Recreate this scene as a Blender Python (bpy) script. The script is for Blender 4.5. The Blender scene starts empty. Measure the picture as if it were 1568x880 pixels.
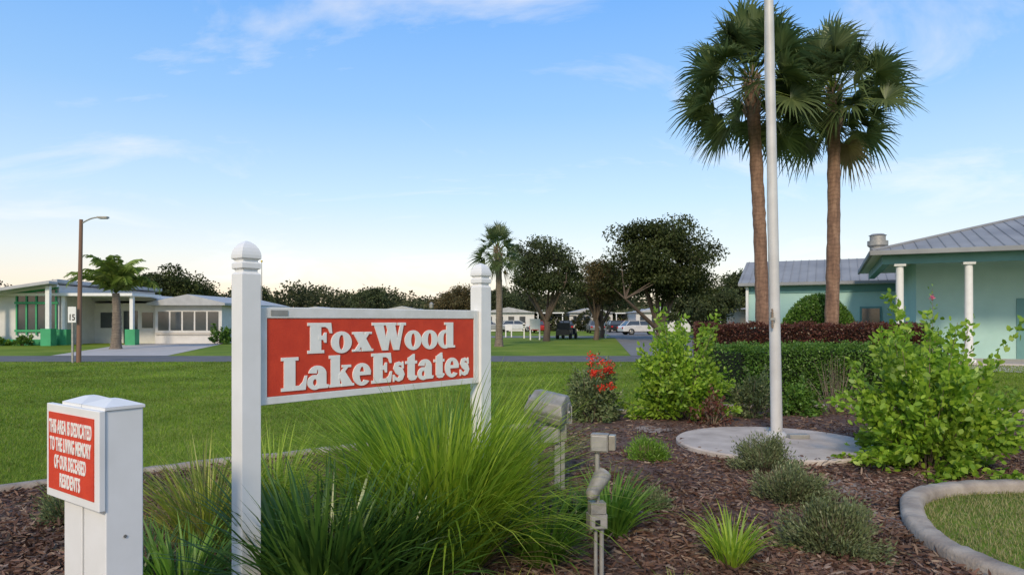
import bpy, bmesh, math, random
import numpy as np
from mathutils import Vector, Matrix
random.seed(7); rng=np.random.default_rng(7)
scene=bpy.context.scene
R=math.radians
# ------------------------------------------------------------------ materials
def newmat(name):
    m=bpy.data.materials.new(name); m.use_nodes=True
    nt=m.node_tree; nt.nodes.clear()
    out=nt.nodes.new('ShaderNodeOutputMaterial'); return m,nt,out
def ramp(nt,stops,interp='LINEAR'):
    r=nt.nodes.new('ShaderNodeValToRGB'); cr=r.color_ramp; cr.interpolation=interp
    while len(cr.elements)<len(stops): cr.elements.new(0.5)
    for e,(p,c) in zip(cr.elements,stops): e.position=p; e.color=(*c,1)
    return r
def noise(nt,scale,detail=4,rough=.55,coord='Object',mapscale=None):
    tc=nt.nodes.new('ShaderNodeTexCoord'); n=nt.nodes.new('ShaderNodeTexNoise')
    n.inputs['Scale'].default_value=scale; n.inputs['Detail'].default_value=detail; n.inputs['Roughness'].default_value=rough
    if mapscale:
        mp=nt.nodes.new('ShaderNodeMapping'); mp.inputs['Scale'].default_value=mapscale
        nt.links.new(tc.outputs[coord],mp.inputs[0]); nt.links.new(mp.outputs[0],n.inputs['Vector'])
    else: nt.links.new(tc.outputs[coord],n.inputs['Vector'])
    return n
def surf(name,c1,c2=None,scale=3,rough=.6,metal=0,bump=0,bscale=None,mapscale=None,detail=5,spec=.4,lo=.3,hi=.7):
    m,nt,out=newmat(name); p=nt.nodes.new('ShaderNodeBsdfPrincipled')
    p.inputs['Roughness'].default_value=rough; p.inputs['Metallic'].default_value=metal
    p.inputs['Specular IOR Level'].default_value=spec
    n=noise(nt,scale,detail,mapscale=mapscale)
    r=ramp(nt,[(lo,c1),(hi,c2 or tuple(x*.82 for x in c1))])
    nt.links.new(n.outputs['Fac'],r.inputs[0]); nt.links.new(r.outputs[0],p.inputs['Base Color'])
    if bump:
        b=nt.nodes.new('ShaderNodeBump'); b.inputs['Strength'].default_value=bump; b.inputs['Distance'].default_value=.02
        n2=noise(nt,bscale or scale*6,6,mapscale=mapscale); nt.links.new(n2.outputs['Fac'],b.inputs['Height']); nt.links.new(b.outputs[0],p.inputs['Normal'])
    nt.links.new(p.outputs[0],out.inputs[0]); return m
def leafmat(name,stops,transl=.35,rough=.45,nscale=1.5,gloss=.04,nlo=.6,fine=0):
    m,nt,out=newmat(name)
    g=nt.nodes.new('ShaderNodeNewGeometry')
    r=ramp(nt,[(i/(len(stops)-1),c) for i,c in enumerate(stops)])
    nt.links.new(g.outputs['Random Per Island'],r.inputs[0])
    n=noise(nt,nscale,5 if fine else 3,.65 if fine else .55); nr=ramp(nt,[(.35,(nlo,)*3),(.65,(1.15,)*3)])
    nt.links.new(n.outputs['Fac'],nr.inputs[0])
    mx=nt.nodes.new('ShaderNodeMix'); mx.data_type='RGBA'; mx.blend_type='MULTIPLY'; mx.inputs[0].default_value=1
    nt.links.new(r.outputs[0],mx.inputs[6]); nt.links.new(nr.outputs[0],mx.inputs[7])
    d=nt.nodes.new('ShaderNodeBsdfDiffuse'); t=nt.nodes.new('ShaderNodeBsdfTranslucent'); gl=nt.nodes.new('ShaderNodeBsdfGlossy')
    gl.inputs['Roughness'].default_value=rough; gl.inputs['Color'].default_value=(.8,.85,.7,1)
    for s in (d,t): nt.links.new(mx.outputs[2],s.inputs['Color'])
    a=nt.nodes.new('ShaderNodeMixShader'); a.inputs[0].default_value=transl
    nt.links.new(d.outputs[0],a.inputs[1]); nt.links.new(t.outputs[0],a.inputs[2])
    b=nt.nodes.new('ShaderNodeMixShader'); b.inputs[0].default_value=gloss
    nt.links.new(a.outputs[0],b.inputs[1]); nt.links.new(gl.outputs[0],b.inputs[2])
    nt.links.new(b.outputs[0],out.inputs[0]); return m

M={}
M['white']=surf('white_vinyl',(.79,.78,.76),(.72,.71,.68),scale=6,rough=.4)
M['whiteold']=surf('white_weathered',(.76,.75,.72),(.64,.63,.58),scale=9,rough=.55,bump=.06)
M['red']=surf('red_painted_board',(.66,.058,.020),(.55,.042,.015),scale=14,rough=.6,bump=.18,bscale=160)
M['letter']=surf('letter_white',(.85,.83,.77),(.78,.76,.70),scale=20,rough=.5)
M['pole']=surf('painted_pole',(.62,.60,.58),(.50,.48,.46),scale=4,rough=.5,metal=.05)
M['concrete']=surf('concrete',(.56,.48,.41),(.36,.30,.25),scale=3.2,rough=.9,bump=.3,bscale=60,detail=9)
M['curb']=surf('curb_concrete',(.48,.41,.33),(.22,.175,.14),scale=4,rough=.9,bump=.5,bscale=40,detail=9)
M['asphalt']=surf('asphalt',(.15,.145,.145),(.10,.10,.10),scale=1.5,rough=.9,bump=.2,bscale=40)
M['road_light']=surf('old_asphalt',(.22,.21,.20),(.16,.155,.15),scale=1.0,rough=.9)
M['driveway']=surf('driveway_concrete',(.52,.47,.43),(.40,.37,.34),scale=1.2,rough=.9)
M['aqua']=surf('aqua_stucco',(.42,.62,.57),(.36,.55,.51),scale=1.2,rough=.85,bump=.2,bscale=50)
M['teal']=surf('teal_trim',(.15,.31,.30),(.12,.26,.26),scale=2,rough=.6)
M['roof']=surf('metal_roof',(.31,.315,.32),(.22,.225,.235),scale=.8,rough=.6,metal=.05,detail=8,spec=.2)
M['roofw']=surf('white_roof',(.46,.46,.46),(.36,.36,.36),scale=2,rough=.6)
M['green']=surf('green_paint',(.06,.36,.16),(.045,.28,.12),scale=2,rough=.6)
M['siding']=surf('white_siding',(.68,.66,.63),(.58,.56,.53),scale=2,rough=.6)
M['beige']=surf('beige_siding',(.52,.48,.42),(.46,.42,.37),scale=2,rough=.7)
M['glass']=surf('dark_glass',(.04,.05,.06),(.07,.08,.09),scale=1,rough=.08,spec=.8)
M['galv']=surf('galvanised',(.42,.40,.36),(.27,.26,.24),scale=9,rough=.5,metal=.3)
M['fixture']=surf('fixture_grey',(.36,.34,.30),(.22,.20,.17),scale=14,rough=.55,metal=.2,bump=.2)
M['lens']=surf('lamp_lens',(.34,.31,.25),(.20,.18,.15),scale=9,rough=.25)
M['bark']=surf('bark',(.15,.11,.08),(.08,.06,.045),scale=4,rough=.9,bump=.6,mapscale=(1,1,.3))
M['wood']=surf('wood_pole',(.26,.15,.10),(.18,.10,.07),scale=4,rough=.8,mapscale=(1,1,.1))
M['tyre']=surf('rubber',(.02,.02,.02),(.03,.03,.03),rough=.8)
M['hub']=surf('hub',(.4,.4,.4),rough=.3,metal=.7)
M['carblack']=surf('car_black',(.03,.03,.035),rough=.25); M['carwhite']=surf('car_white',(.7,.7,.7),rough=.25)
M['carred']=surf('car_red',(.35,.03,.03),rough=.25); M['carsilver']=surf('car_silver',(.35,.36,.38),rough=.3,metal=.5)
M['taill']=surf('tail_light',(.5,.02,.02),rough=.2)
M['yellow']=surf('yellow_paint',(.7,.5,.05),rough=.6)
M['black']=surf('black_plastic',(.02,.02,.02),rough=.5)
def palmtrunk(name,c1,c2,c3):
    m,nt,out=newmat(name); p=nt.nodes.new('ShaderNodeBsdfPrincipled'); p.inputs['Roughness'].default_value=.9
    tc=nt.nodes.new('ShaderNodeTexCoord'); w=nt.nodes.new('ShaderNodeTexWave'); w.bands_direction='Z'; w.inputs['Scale'].default_value=2.2
    w.inputs['Distortion'].default_value=7; w.inputs['Detail'].default_value=4; w.inputs['Detail Scale'].default_value=2.5
    nt.links.new(tc.outputs['Object'],w.inputs['Vector'])
    n=noise(nt,2.5,8,.65,mapscale=(3,3,.6)); r=ramp(nt,[(.3,c1),(.5,c2),(.72,c3)]); nt.links.new(n.outputs['Fac'],r.inputs[0])
    wr=ramp(nt,[(0,(.72,)*3),(.5,(1,)*3)]); nt.links.new(w.outputs['Fac'],wr.inputs[0])
    mx=nt.nodes.new('ShaderNodeMix'); mx.data_type='RGBA'; mx.blend_type='MULTIPLY'; mx.inputs[0].default_value=.8
    nt.links.new(r.outputs[0],mx.inputs[6]); nt.links.new(wr.outputs[0],mx.inputs[7]); nt.links.new(mx.outputs[2],p.inputs['Base Color'])
    b=nt.nodes.new('ShaderNodeBump'); b.inputs['Strength'].default_value=.6; b.inputs['Distance'].default_value=.03
    nt.links.new(n.outputs['Fac'],b.inputs['Height']); nt.links.new(b.outputs[0],p.inputs['Normal'])
    nt.links.new(p.outputs[0],out.inputs[0]); return m
M['ptrunk']=palmtrunk('palm_trunk_bark',(.12,.07,.05),(.23,.13,.085),(.34,.21,.14))
M['ptrunk2']=palmtrunk('palm_trunk_grey',(.13,.10,.085),(.19,.15,.11),(.25,.20,.15))
M['grassclump']=leafmat('fountain_grass',[(.20,.33,.022),(.35,.50,.04),(.50,.62,.07),(.26,.40,.028)],.5,nscale=4,nlo=.8)
M['grassyellow']=leafmat('yellow_grass',[(.28,.33,.04),(.42,.45,.07),(.20,.30,.03),(.40,.32,.12)],.4,nscale=4,nlo=.8)
M['lily']=leafmat('lily_leaf',[(.05,.12,.022),(.09,.19,.03),(.07,.15,.025),(.15,.26,.045)],.35,rough=.35,nscale=3,gloss=.06)
M['lily2']=leafmat('lily_leaf_light',[(.11,.23,.025),(.18,.34,.035),(.13,.26,.03),(.23,.39,.05)],.4,nscale=3)
M['shrubbright']=leafmat('bright_shrub',[(.15,.28,.022),(.28,.45,.035),(.40,.56,.06),(.19,.34,.028)],.45,nscale=2.5,nlo=.72)
M['shrubmid']=leafmat('mid_shrub',[(.11,.22,.025),(.20,.36,.035),(.29,.45,.055)],.4,nscale=2.5,nlo=.75)
M['olive']=leafmat('olive_shrub',[(.09,.13,.045),(.16,.20,.075),(.22,.26,.11)],.25,nscale=4)
M['mound']=leafmat('mound_leaf',[(.11,.14,.055),(.16,.20,.08),(.22,.25,.12),(.15,.14,.07)],.2,nscale=5,nlo=.75)
M['hedge']=leafmat('hedge_leaf',[(.06,.14,.02),(.11,.22,.03),(.16,.29,.04)],.3,nscale=3)
M['hedgered']=leafmat('purple_hedge_leaf',[(.09,.028,.024),(.15,.045,.036),(.11,.055,.032),(.20,.07,.05)],.2,nscale=3)
M['treeleaf']=leafmat('tree_leaf',[(.035,.046,.014),(.06,.078,.022),(.095,.112,.032)],.3,nscale=.5,nlo=.45,gloss=.02)
M['treeleaf2']=leafmat('oak_leaf',[(.055,.07,.028),(.085,.108,.04),(.12,.145,.055)],.35,nscale=.5,nlo=.5,gloss=.02)
M['treewarm']=leafmat('warm_tree_leaf',[(.12,.09,.04),(.17,.125,.05),(.10,.105,.045)],.35,nscale=.5,gloss=.02)
M['treeline']=leafmat('distant_leaf',[(.06,.07,.036),(.085,.10,.045),(.12,.115,.055)],.3,nscale=.15,nlo=.45,gloss=.01)
M['palm']=leafmat('palm_leaf',[(.08,.12,.045),(.12,.17,.06),(.18,.23,.085)],.4,nscale=.8,gloss=.05,nlo=.75)
M['palmdead']=leafmat('dead_frond',[(.26,.19,.09),(.36,.27,.14)],.3)
M['palmbright']=leafmat('queen_palm_leaf',[(.14,.21,.03),(.22,.31,.05),(.30,.37,.08)],.45,nscale=.8)
M['flower']=leafmat('red_flower',[(.72,.025,.012),(.80,.06,.02),(.55,.015,.012)],.3)
M['pink']=leafmat('pink_flower',[(.7,.12,.22),(.75,.2,.32)],.3)
M['twig']=surf('twig',(.26,.19,.14),(.18,.13,.09),scale=5,rough=.9)
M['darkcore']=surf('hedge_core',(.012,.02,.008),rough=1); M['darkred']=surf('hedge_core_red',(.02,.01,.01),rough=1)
M['lawnblade']=leafmat('lawn_blade',[(.13,.23,.018),(.20,.32,.025),(.27,.39,.035),(.33,.40,.07),(.17,.28,.02),(.36,.33,.12)],.45,nscale=.45,nlo=.55,gloss=.012,fine=1)
M['dryblade']=leafmat('dry_lawn_blade',[(.30,.27,.10),(.40,.34,.15),(.20,.24,.055),(.48,.40,.21)],.3,nscale=1.5,nlo=.75,gloss=.02)
M['chip']=leafmat('mulch_chip',[(.075,.038,.028),(.145,.078,.056),(.21,.122,.088),(.10,.06,.048),(.34,.25,.19),(.125,.062,.045)],0,nscale=1.2,gloss=.015,nlo=.6)
def lawnmat():
    m,nt,out=newmat('lawn'); p=nt.nodes.new('ShaderNodeBsdfPrincipled'); p.inputs['Roughness'].default_value=.95; p.inputs['Specular IOR Level'].default_value=.1
    n=noise(nt,.28,8,.65); r=ramp(nt,[(.3,(.10,.165,.018)),(.5,(.165,.24,.026)),(.7,(.27,.30,.055))]); nt.links.new(n.outputs['Fac'],r.inputs[0])
    n2=noise(nt,14,6,.7); r2=ramp(nt,[(.3,(.65,)*3),(.7,(1.2,)*3)]); nt.links.new(n2.outputs['Fac'],r2.inputs[0])
    mx=nt.nodes.new('ShaderNodeMix'); mx.data_type='RGBA'; mx.blend_type='MULTIPLY'; mx.inputs[0].default_value=1
    nt.links.new(r.outputs[0],mx.inputs[6]); nt.links.new(r2.outputs[0],mx.inputs[7]); nt.links.new(mx.outputs[2],p.inputs['Base Color'])
    nt.links.new(p.outputs[0],out.inputs[0]); return m
M['lawn']=lawnmat()
M['mulch']=surf('mulch_soil',(.095,.053,.040),(.15,.10,.078),scale=2.2,rough=1,bump=1,bscale=30,detail=10,lo=.4,hi=.72)
M['sand']=surf('sandy_patch',(.36,.30,.25),(.15,.11,.09),scale=6,rough=1,bump=.5,detail=8)

# ------------------------------------------------------------------ mesh helpers
def link(o): scene.collection.objects.link(o); return o
def empty(name,loc=(0,0,0)):
    e=bpy.data.objects.new(name,None); e.location=loc; e.empty_display_size=.2; return link(e)
def par(o,e):
    o.parent=e; o.matrix_parent_inverse=Matrix.Translation(-Vector(e.location)); return o
def fast_mesh(name,V,F,mat,parent=None,smooth=False):
    V=np.asarray(V,dtype=np.float32); F=np.asarray(F,dtype=np.int32)
    me=bpy.data.meshes.new(name); k=F.shape[1]
    me.vertices.add(len(V)); me.vertices.foreach_set('co',V.ravel())
    me.loops.add(F.size); me.loops.foreach_set('vertex_index',F.ravel())
    me.polygons.add(len(F)); me.polygons.foreach_set('loop_start',np.arange(0,F.size,k,dtype=np.int32))
    if smooth: me.polygons.foreach_set('use_smooth',np.ones(len(F),dtype=bool))
    me.update(calc_edges=True); me.materials.append(mat)
    o=link(bpy.data.objects.new(name,me))
    if parent: par(o,parent)
    return o
class B:
    def __init__(s,o=(0,0,0),rz=0):
        s.o=Vector(o); s.c=math.cos(rz); s.s=math.sin(rz); s.v=[]; s.f=[]; s.m=[]; s.sm=[]; s.mats=[]
    def T(s,p): return (s.o.x+s.c*p[0]-s.s*p[1], s.o.y+s.s*p[0]+s.c*p[1], s.o.z+p[2])
    def mi(s,mat):
        mat=M[mat] if isinstance(mat,str) else mat
        if mat not in s.mats: s.mats.append(mat)
        return s.mats.index(mat)
    def raw(s,vs,fs,mat,smooth=False):
        n=len(s.v); s.v+= [s.T(p) for p in vs]; k=s.mi(mat)
        for f in fs: s.f.append(tuple(i+n for i in f)); s.m.append(k); s.sm.append(smooth)
    def box(s,c,d,mat,rot=None):
        hx,hy,hz=d[0]/2,d[1]/2,d[2]/2; vs=[Vector((x*hx,y*hy,z*hz)) for z in(-1,1) for y in(-1,1) for x in(-1,1)]
        if rot is not None: vs=[rot@v for v in vs]
        vs=[v+Vector(c) for v in vs]
        s.raw(vs,[(0,2,3,1),(4,5,7,6),(0,1,5,4),(1,3,7,5),(3,2,6,7),(2,0,4,6)],mat)
    def b2(s,x0,x1,y0,y1,z0,z1,mat): s.box(((x0+x1)/2,(y0+y1)/2,(z0+z1)/2),(x1-x0,y1-y0,z1-z0),mat)
    def cyl(s,p0,p1,r0,r1=None,mat='white',seg=12,smooth=True,cap=True):
        r1=r0 if r1 is None else r1; p0=Vector(p0);p1=Vector(p1); d=(p1-p0).normalized()
        a=d.orthogonal().normalized() if abs(d.z)<.99 else Vector((1,0,0)); b=d.cross(a).normalized(); a=b.cross(d)
        vs=[]
        for p,r in((p0,r0),(p1,r1)):
            for i in range(seg):
                t=2*math.pi*(i+.5)/seg; vs.append(p+a*math.cos(t)*r+b*math.sin(t)*r)
        fs=[(i,(i+1)%seg,seg+(i+1)%seg,seg+i) for i in range(seg)]
        s.raw(vs,fs,mat,smooth)
        if cap: s.raw(vs,[tuple(range(seg-1,-1,-1)),tuple(range(seg,2*seg))],mat)
    def sqlathe(s,c,prof,mat,seg=4,smooth=False):
        vs=[];k=math.sqrt(2) if seg==4 else 1
        for r,z in prof:
            for i in range(seg):
                t=2*math.pi*(i+.5)/seg; vs.append((c[0]+r*k*math.cos(t),c[1]+r*k*math.sin(t),z))
        fs=[]
        for j in range(len(prof)-1):
            for i in range(seg): fs.append((j*seg+i,j*seg+(i+1)%seg,(j+1)*seg+(i+1)%seg,(j+1)*seg+i))
        n=(len(prof)-1)*seg; fs.append(tuple(n+i for i in range(seg)))
        s.raw(vs,fs,mat,smooth)
    def prism(s,poly,y0,y1,mat):
        n=len(poly); vs=[(x,y0,z) for x,z in poly]+[(x,y1,z) for x,z in poly]
        s.raw(vs,[tuple(range(n)),tuple(range(2*n-1,n-1,-1))]+[(i,i+n,(i+1)%n+n,(i+1)%n) for i in range(n)],mat)
    def build(s,name,parent=None,bevel=0):
        me=bpy.data.meshes.new(name); me.from_pydata(s.v,[],s.f)
        for m in s.mats: me.materials.append(m)
        me.polygons.foreach_set('material_index',s.m); me.polygons.foreach_set('use_smooth',s.sm); me.update()
        o=link(bpy.data.objects.new(name,me))
        if bevel:
            bm=bmesh.new(); bm.from_mesh(me); bmesh.ops.remove_doubles(bm,verts=bm.verts,dist=1e-5); bmesh.ops.recalc_face_normals(bm,faces=bm.faces); bm.to_mesh(me); bm.free()
            md=o.modifiers.new('bevel','BEVEL'); md.width=bevel; md.segments=2; md.limit_method='ANGLE'
        if parent: par(o,parent)
        return o
def unit(a): return a/np.maximum(np.linalg.norm(a,axis=1,keepdims=True),1e-9)
def leaves(C,D,L,W,droop=.15,shape=6):
    N=len(C); D=unit(D); L=np.broadcast_to(np.asarray(L,float),(N,))[:,None]; W=np.broadcast_to(np.asarray(W,float),(N,))[:,None]
    S=unit(np.cross(D,rng.normal(size=(N,3)))); g=np.array([0,0,-1.])
    P=lambda t,w: C+D*L*t+g*L*droop*t*t+S*W*w
    if shape==6:
        V=np.stack([P(0,0),P(.3,.45),P(.7,.38),P(1,0),P(.7,-.38),P(.3,-.45)],1)
    else: V=np.stack([P(0,0),P(.45,.5),P(1,0),P(.45,-.5)],1)
    k=V.shape[1]; return V.reshape(-1,3),np.arange(N*k).reshape(N,k)
def blades(root,az,tilt,curv,L,W,segs=6,power=1.4,twist=.5):
    N=len(root); L=np.broadcast_to(np.asarray(L,float),(N,)); W=np.broadcast_to(np.asarray(W,float),(N,))
    pos=root.copy(); vs=[]; tw=rng.normal(0,twist,N)
    sd=np.stack([-np.sin(az+tw),np.cos(az+tw),np.zeros(N)],1)
    for k in range(segs+1):
        t=k/segs; w=W*(.55+.9*t if t<.5 else 1-((t-.5)/.5)**1.6*.97)*.5
        vs.append(pos-sd*w[:,None]); vs.append(pos+sd*w[:,None])
        th=tilt+curv*((k+.5)/segs)**power
        pos=pos+(L/segs)[:,None]*np.stack([np.sin(th)*np.cos(az),np.sin(th)*np.sin(az),np.cos(th)],1)
        pos[:,2]=np.maximum(pos[:,2],.015)
    V=np.stack(vs,1); n=2*(segs+1); base=(np.arange(N)*n)[:,None,None]
    q=np.array([[2*k,2*k+1,2*k+3,2*k+2] for k in range(segs)])[None]
    return V.reshape(-1,3),(base+q).reshape(-1,4)
def clump(name,x,y,n,L,W,mat,spread=.12,t0=.15,t1=.7,c0=.6,c1=1.8,dry=0):
    a=rng.uniform(0,2*np.pi,n); r=spread*np.sqrt(rng.uniform(0,1,n))
    root=np.stack([x+r*np.cos(a),y+r*np.sin(a),np.full(n,.0)],1)
    az=a+rng.normal(0,.5,n); tilt=rng.uniform(t0,t1,n)*(.3+.7*r/spread); curv=rng.uniform(c0,c1,n)*(.5+.5*r/spread)
    LL=L*rng.uniform(.55,1.05,n); e=empty(name,(x,y,0))
    V,F=blades(root,az,tilt,curv,LL,W*rng.uniform(.7,1.2,n)); fast_mesh('blades',V,F,M[mat],e,True)
    if dry:
        n=dry; a=rng.uniform(0,2*np.pi,n); root=np.stack([x+spread*np.cos(a),y+spread*np.sin(a),np.zeros(n)],1)
        V,F=blades(root,a,rng.uniform(.5,1.1,n),rng.uniform(.6,1.6,n),L*rng.uniform(.3,.7,n),W*.8); fast_mesh('dry_blades',V,F,M['palmdead'],e,True)
    return e
def shrub(name,x,y,rx,h,nb,nl,L,W,mat,spike=.25,cluster=.06,low=.2,stemr=.008,z0=0,stems=True,ry=None):
    e=empty(name,(x,y,z0)); ry=ry or rx
    a=rng.uniform(0,2*np.pi,nb); el=rng.uniform(-.15,1,nb); rr=rng.uniform(.55,1,nb)*(1+rng.uniform(-spike,spike,nb))
    cz=np.clip(el,-.15,1); hor=np.sqrt(np.maximum(0,1-np.clip(el,0,1)**2))
    end=np.stack([x+rx*hor*np.cos(a)*rr,y+ry*hor*np.sin(a)*rr,z0+h*low+h*(1-low)*np.maximum(cz,-.1)*rr],1)
    st=np.stack([x+rx*.15*np.cos(a),y+ry*.15*np.sin(a),np.full(nb,z0+.0)],1)
    mid=st*.45+end*.55; mid[:,2]=st[:,2]*.35+end[:,2]*.65
    idx=rng.integers(0,nb,nl); t=rng.uniform(.25,1.0,nl)**.7
    t_=t[:,None]; P=(1-t_)**2*st[idx]+2*t_*(1-t_)*mid[idx]+t_**2*end[idx]
    tan=unit(2*(1-t_)*(mid-st)[idx]+2*t_*(end-mid)[idx])
    P=P+rng.normal(0,cluster,(nl,3))*(1.15-t_*.7); P[:,2]=np.maximum(P[:,2],z0+.02)
    D=tan*.8+rng.normal(0,.6,(nl,3)); D[:,2]+=.15
    V,F=leaves(P,D,L*rng.uniform(.6,1.2,nl),W*rng.uniform(.7,1.2,nl)); fast_mesh('foliage',V,F,M[mat],e)
    if stems:
        b=B()
        for i in range(0,nb,2):
            p0,pm,p1=Vector(st[i]),Vector(mid[i]),Vector(end[i]); q=p0*.25+pm*.5+p1*.25
            b.cyl(p0,q,stemr,stemr*.6,'twig',5,cap=False); b.cyl(q,p1,stemr*.6,stemr*.3,'twig',4,cap=False)
        b.build('stems',e)
    return e
def mound(name,x,y,r,h,n,mat='mound'):
    e=empty(name,(x,y,0)); nt_=60
    a=rng.uniform(0,2*np.pi,nt_); el=np.arcsin(rng.uniform(.02,1,nt_))
    tips=np.stack([np.cos(el)*np.cos(a)*r,np.cos(el)*np.sin(a)*r,np.sin(el)*h],1)*rng.uniform(.7,1.08,(nt_,1))
    idx=rng.integers(0,nt_,n); t=rng.uniform(.35,1,n)[:,None]
    P=tips[idx]*t+rng.normal(0,.035,(n,3))*np.array([1,1,.8])+np.array([x,y,.02]); P[:,2]=np.maximum(P[:,2],.01)
    D=unit(tips[idx])+rng.normal(0,.45,(n,3)); D[:,2]+=.5
    V,F=leaves(P,D,.035*rng.uniform(.6,1.3,n),.010,0,4); fast_mesh('foliage',V,F,M[mat],e)
    n2=160;a=rng.uniform(0,2*np.pi,n2); root=np.stack([x+.05*np.cos(a),y+.05*np.sin(a),np.zeros(n2)],1)
    V,F=blades(root,a,rng.uniform(.2,1.3,n2),rng.uniform(-.5,.1,n2),r*rng.uniform(.6,1,n2),.005,4); fast_mesh('stems',V,F,M['twig'],e)
    return e
def pts_smooth(P,n=8,closed=False):
    out=[]; N=len(P); g=lambda i: np.array(P[min(max(i,0),N-1)],float)
    for i in range(N-1):
        for k in range(n):
            t=k/n; a,b,c,d=g(i-1),g(i),g(i+1),g(i+2)
            out.append(.5*((2*b)+(-a+c)*t+(2*a-5*b+4*c-d)*t*t+(-a+3*b-3*c+d)*t**3))
    out.append(g(N-1)); return out
def curb(name,P,w=.15,h=.09,mat='curb'):
    prof=[(-w/2,0),(-w/2,h*.75),(-w*.32,h),(w*.32,h),(w/2,h*.7),(w/2,0)]; vs=[];k=len(prof);n=len(P)
    for i,p in enumerate(P):
        d=P[min(i+1,n-1)]-P[max(i-1,0)]; d=d/np.linalg.norm(d); nr=np.array([-d[1],d[0]])
        j=rng.normal(0,.005)
        for o,z in prof: q=p+nr*o; vs.append((q[0],q[1],z+(j if z>0 else -.02)))
    fs=[(i*k+j,i*k+j+1,(i+1)*k+j+1,(i+1)*k+j) for i in range(n-1) for j in range(k-1)]
    b=B(); b.raw(vs,fs,mat,True); return b.build(name)
def sheet(name,poly,z,mat,parent=None):
    b=B(); b.raw([(p[0],p[1],z) for p in poly],[tuple(range(len(poly)))],mat)
    o=b.build(name); bm=bmesh.new(); bm.from_mesh(o.data)
    bmesh.ops.triangulate(bm,faces=bm.faces)
    for f in bm.faces:
        if f.normal.z<0: f.normal_flip()
    bm.to_mesh(o.data); bm.free(); return o
def inpoly(x,y,poly):
    poly=np.array(poly); r=np.zeros(len(x),bool); j=len(poly)-1
    for i in range(len(poly)):
        xi,yi=poly[i];xj,yj=poly[j]
        c=((yi>y)!=(yj>y))&(x<(xj-xi)*(y-yi)/(yj-yi+1e-12)+xi); r^=c; j=i
    return r
# ------------------------------------------------------------------ ground
sheet('lawn_ground',[(-1500,-1500),(1500,-1500),(1500,1500),(-1500,1500)],0,'lawn')
left_edge=pts_smooth([(-12,-.5),(-8,3.3),(-4.49,5.98),(-3.03,7.12),(-.9,8.6),(.6,9.9),(1.9,11.1),(4,11.7),(6.5,11.6),(9.5,10.6),(13,8.6)])
right_edge=pts_smooth([(13,6.6),(9,6.35),(6,6.2),(4.6,6.03),(3.85,5.93),(3.35,5.65),(3.05,5.2),(2.86,4.75),(2.78,4.3),(2.88,3.8),(3.2,3.2),(3.8,2.4),(5,1)])
bed=[tuple(p) for p in left_edge]+[tuple(p) for p in right_edge]+[(5,-4),(-12,-4)]
bed2=[tuple(p) for p in pts_smooth([(3.3,12.3),(4.6,12.35),(6.4,12.6),(8.4,12.3),(9.0,13.0),(8.4,14.0),(6.6,14.3),(4.8,14.0),(3.4,13.3),(3.2,12.7)],4)]
sheet('mulch_bed',bed,.005,'mulch'); sheet('hedge_mulch_bed',bed2,.005,'mulch')
curb('garden_edging',left_edge,.14,.06); curb('garden_edging',right_edge,.16,.09)
cx,cy,rr=3.12,8.15,1.13
n=160000; d=rng.uniform(2.6,12.2,n); d=2.6+(d-2.6)*rng.uniform(.35,1,n); X=rng.uniform(-1,1,n)*(d*.86+.6); 
dens=np.sin(X*2.1+1.3*np.sin(d*1.7))*np.sin(d*2.3+X)
k=inpoly(X,d,bed)&((X-cx)**2+(d-cy)**2>(rr-.10*rng.uniform(0,1,n)**3)**2)&(rng.uniform(0,1,n)<.78+.5*dens); X=X[k];d=d[k];n=len(X)
onpad=((X-cx)**2+(d-cy)**2<rr**2)
C=np.stack([X,d,rng.uniform(.006,.03,n)+onpad*.056],1); D=rng.normal(size=(n,3))*np.array([1,1,.25])
V,F=leaves(C,D,rng.uniform(.025,.09,n),rng.uniform(.008,.022,n),0,6); fast_mesh('mulch_chips',V,F,M['chip'])
for (x,y,r) in [(2.75,5.1,.2),(3.0,6.0,.28),(2.5,5.9,.16),(1.9,9.3,.25),(4.6,7.3,.3)]:
    sheet('sandy_patch',[(x+r*(1+.25*math.sin(3*t+x)+.1*math.sin(7*t))*math.cos(t),y+r*1.1*(1+.2*math.cos(4*t)+.1*math.cos(9*t))*math.sin(t)) for t in np.linspace(0,2*math.pi,41)[:-1]],.016,'sand')
b=B()
ring=[(cx+rr*math.cos(t),cy+rr*math.sin(t)) for t in np.linspace(0,2*math.pi,65)[:-1]]
ri=[(cx+(rr-.02)*math.cos(t),cy+(rr-.02)*math.sin(t)) for t in np.linspace(0,2*math.pi,65)[:-1]]
vs=[(x,y,-.01) for x,y in ring]+[(x,y,.045) for x,y in ring]+[(x,y,.06) for x,y in ri]
fs=[(j*64+i,j*64+(i+1)%64,(j+1)*64+(i+1)%64,(j+1)*64+i) for j in range(2) for i in range(64)]+[tuple(range(128,192))]
b.raw(vs,fs,'concrete'); b.build('concrete_pad')
n=470000; d=4*np.exp(rng.uniform(0,math.log(26/4),n)); X=rng.uniform(-1,1,n)*(d*.85+1)
k=~inpoly(X,d,bed)&~inpoly(X,d,bed2)&(d<24.4); X=X[k];d=d[k]
dry=(X>2)&(d<7.5)
def lawnb(name,X,d,mat,h):
    n=len(X); root=np.stack([X,d,np.zeros(n)],1)
    V,F=blades(root,rng.uniform(0,2*np.pi,n),rng.uniform(.1,.9,n),rng.uniform(0,.9,n),h*rng.uniform(.4,1.3,n),.0045*np.maximum(1,d/6),2,1); fast_mesh(name,V,F,M[mat])
lawnb('lawn_grass',X[~dry],d[~dry],'lawnblade',.052)
n=60000; X=rng.uniform(2.6,7.5,n); d=rng.uniform(3.0,6.4,n); k=~inpoly(X,d,bed); lawnb('dry_lawn_grass',X[k],d[k],'dryblade',.045)
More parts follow.
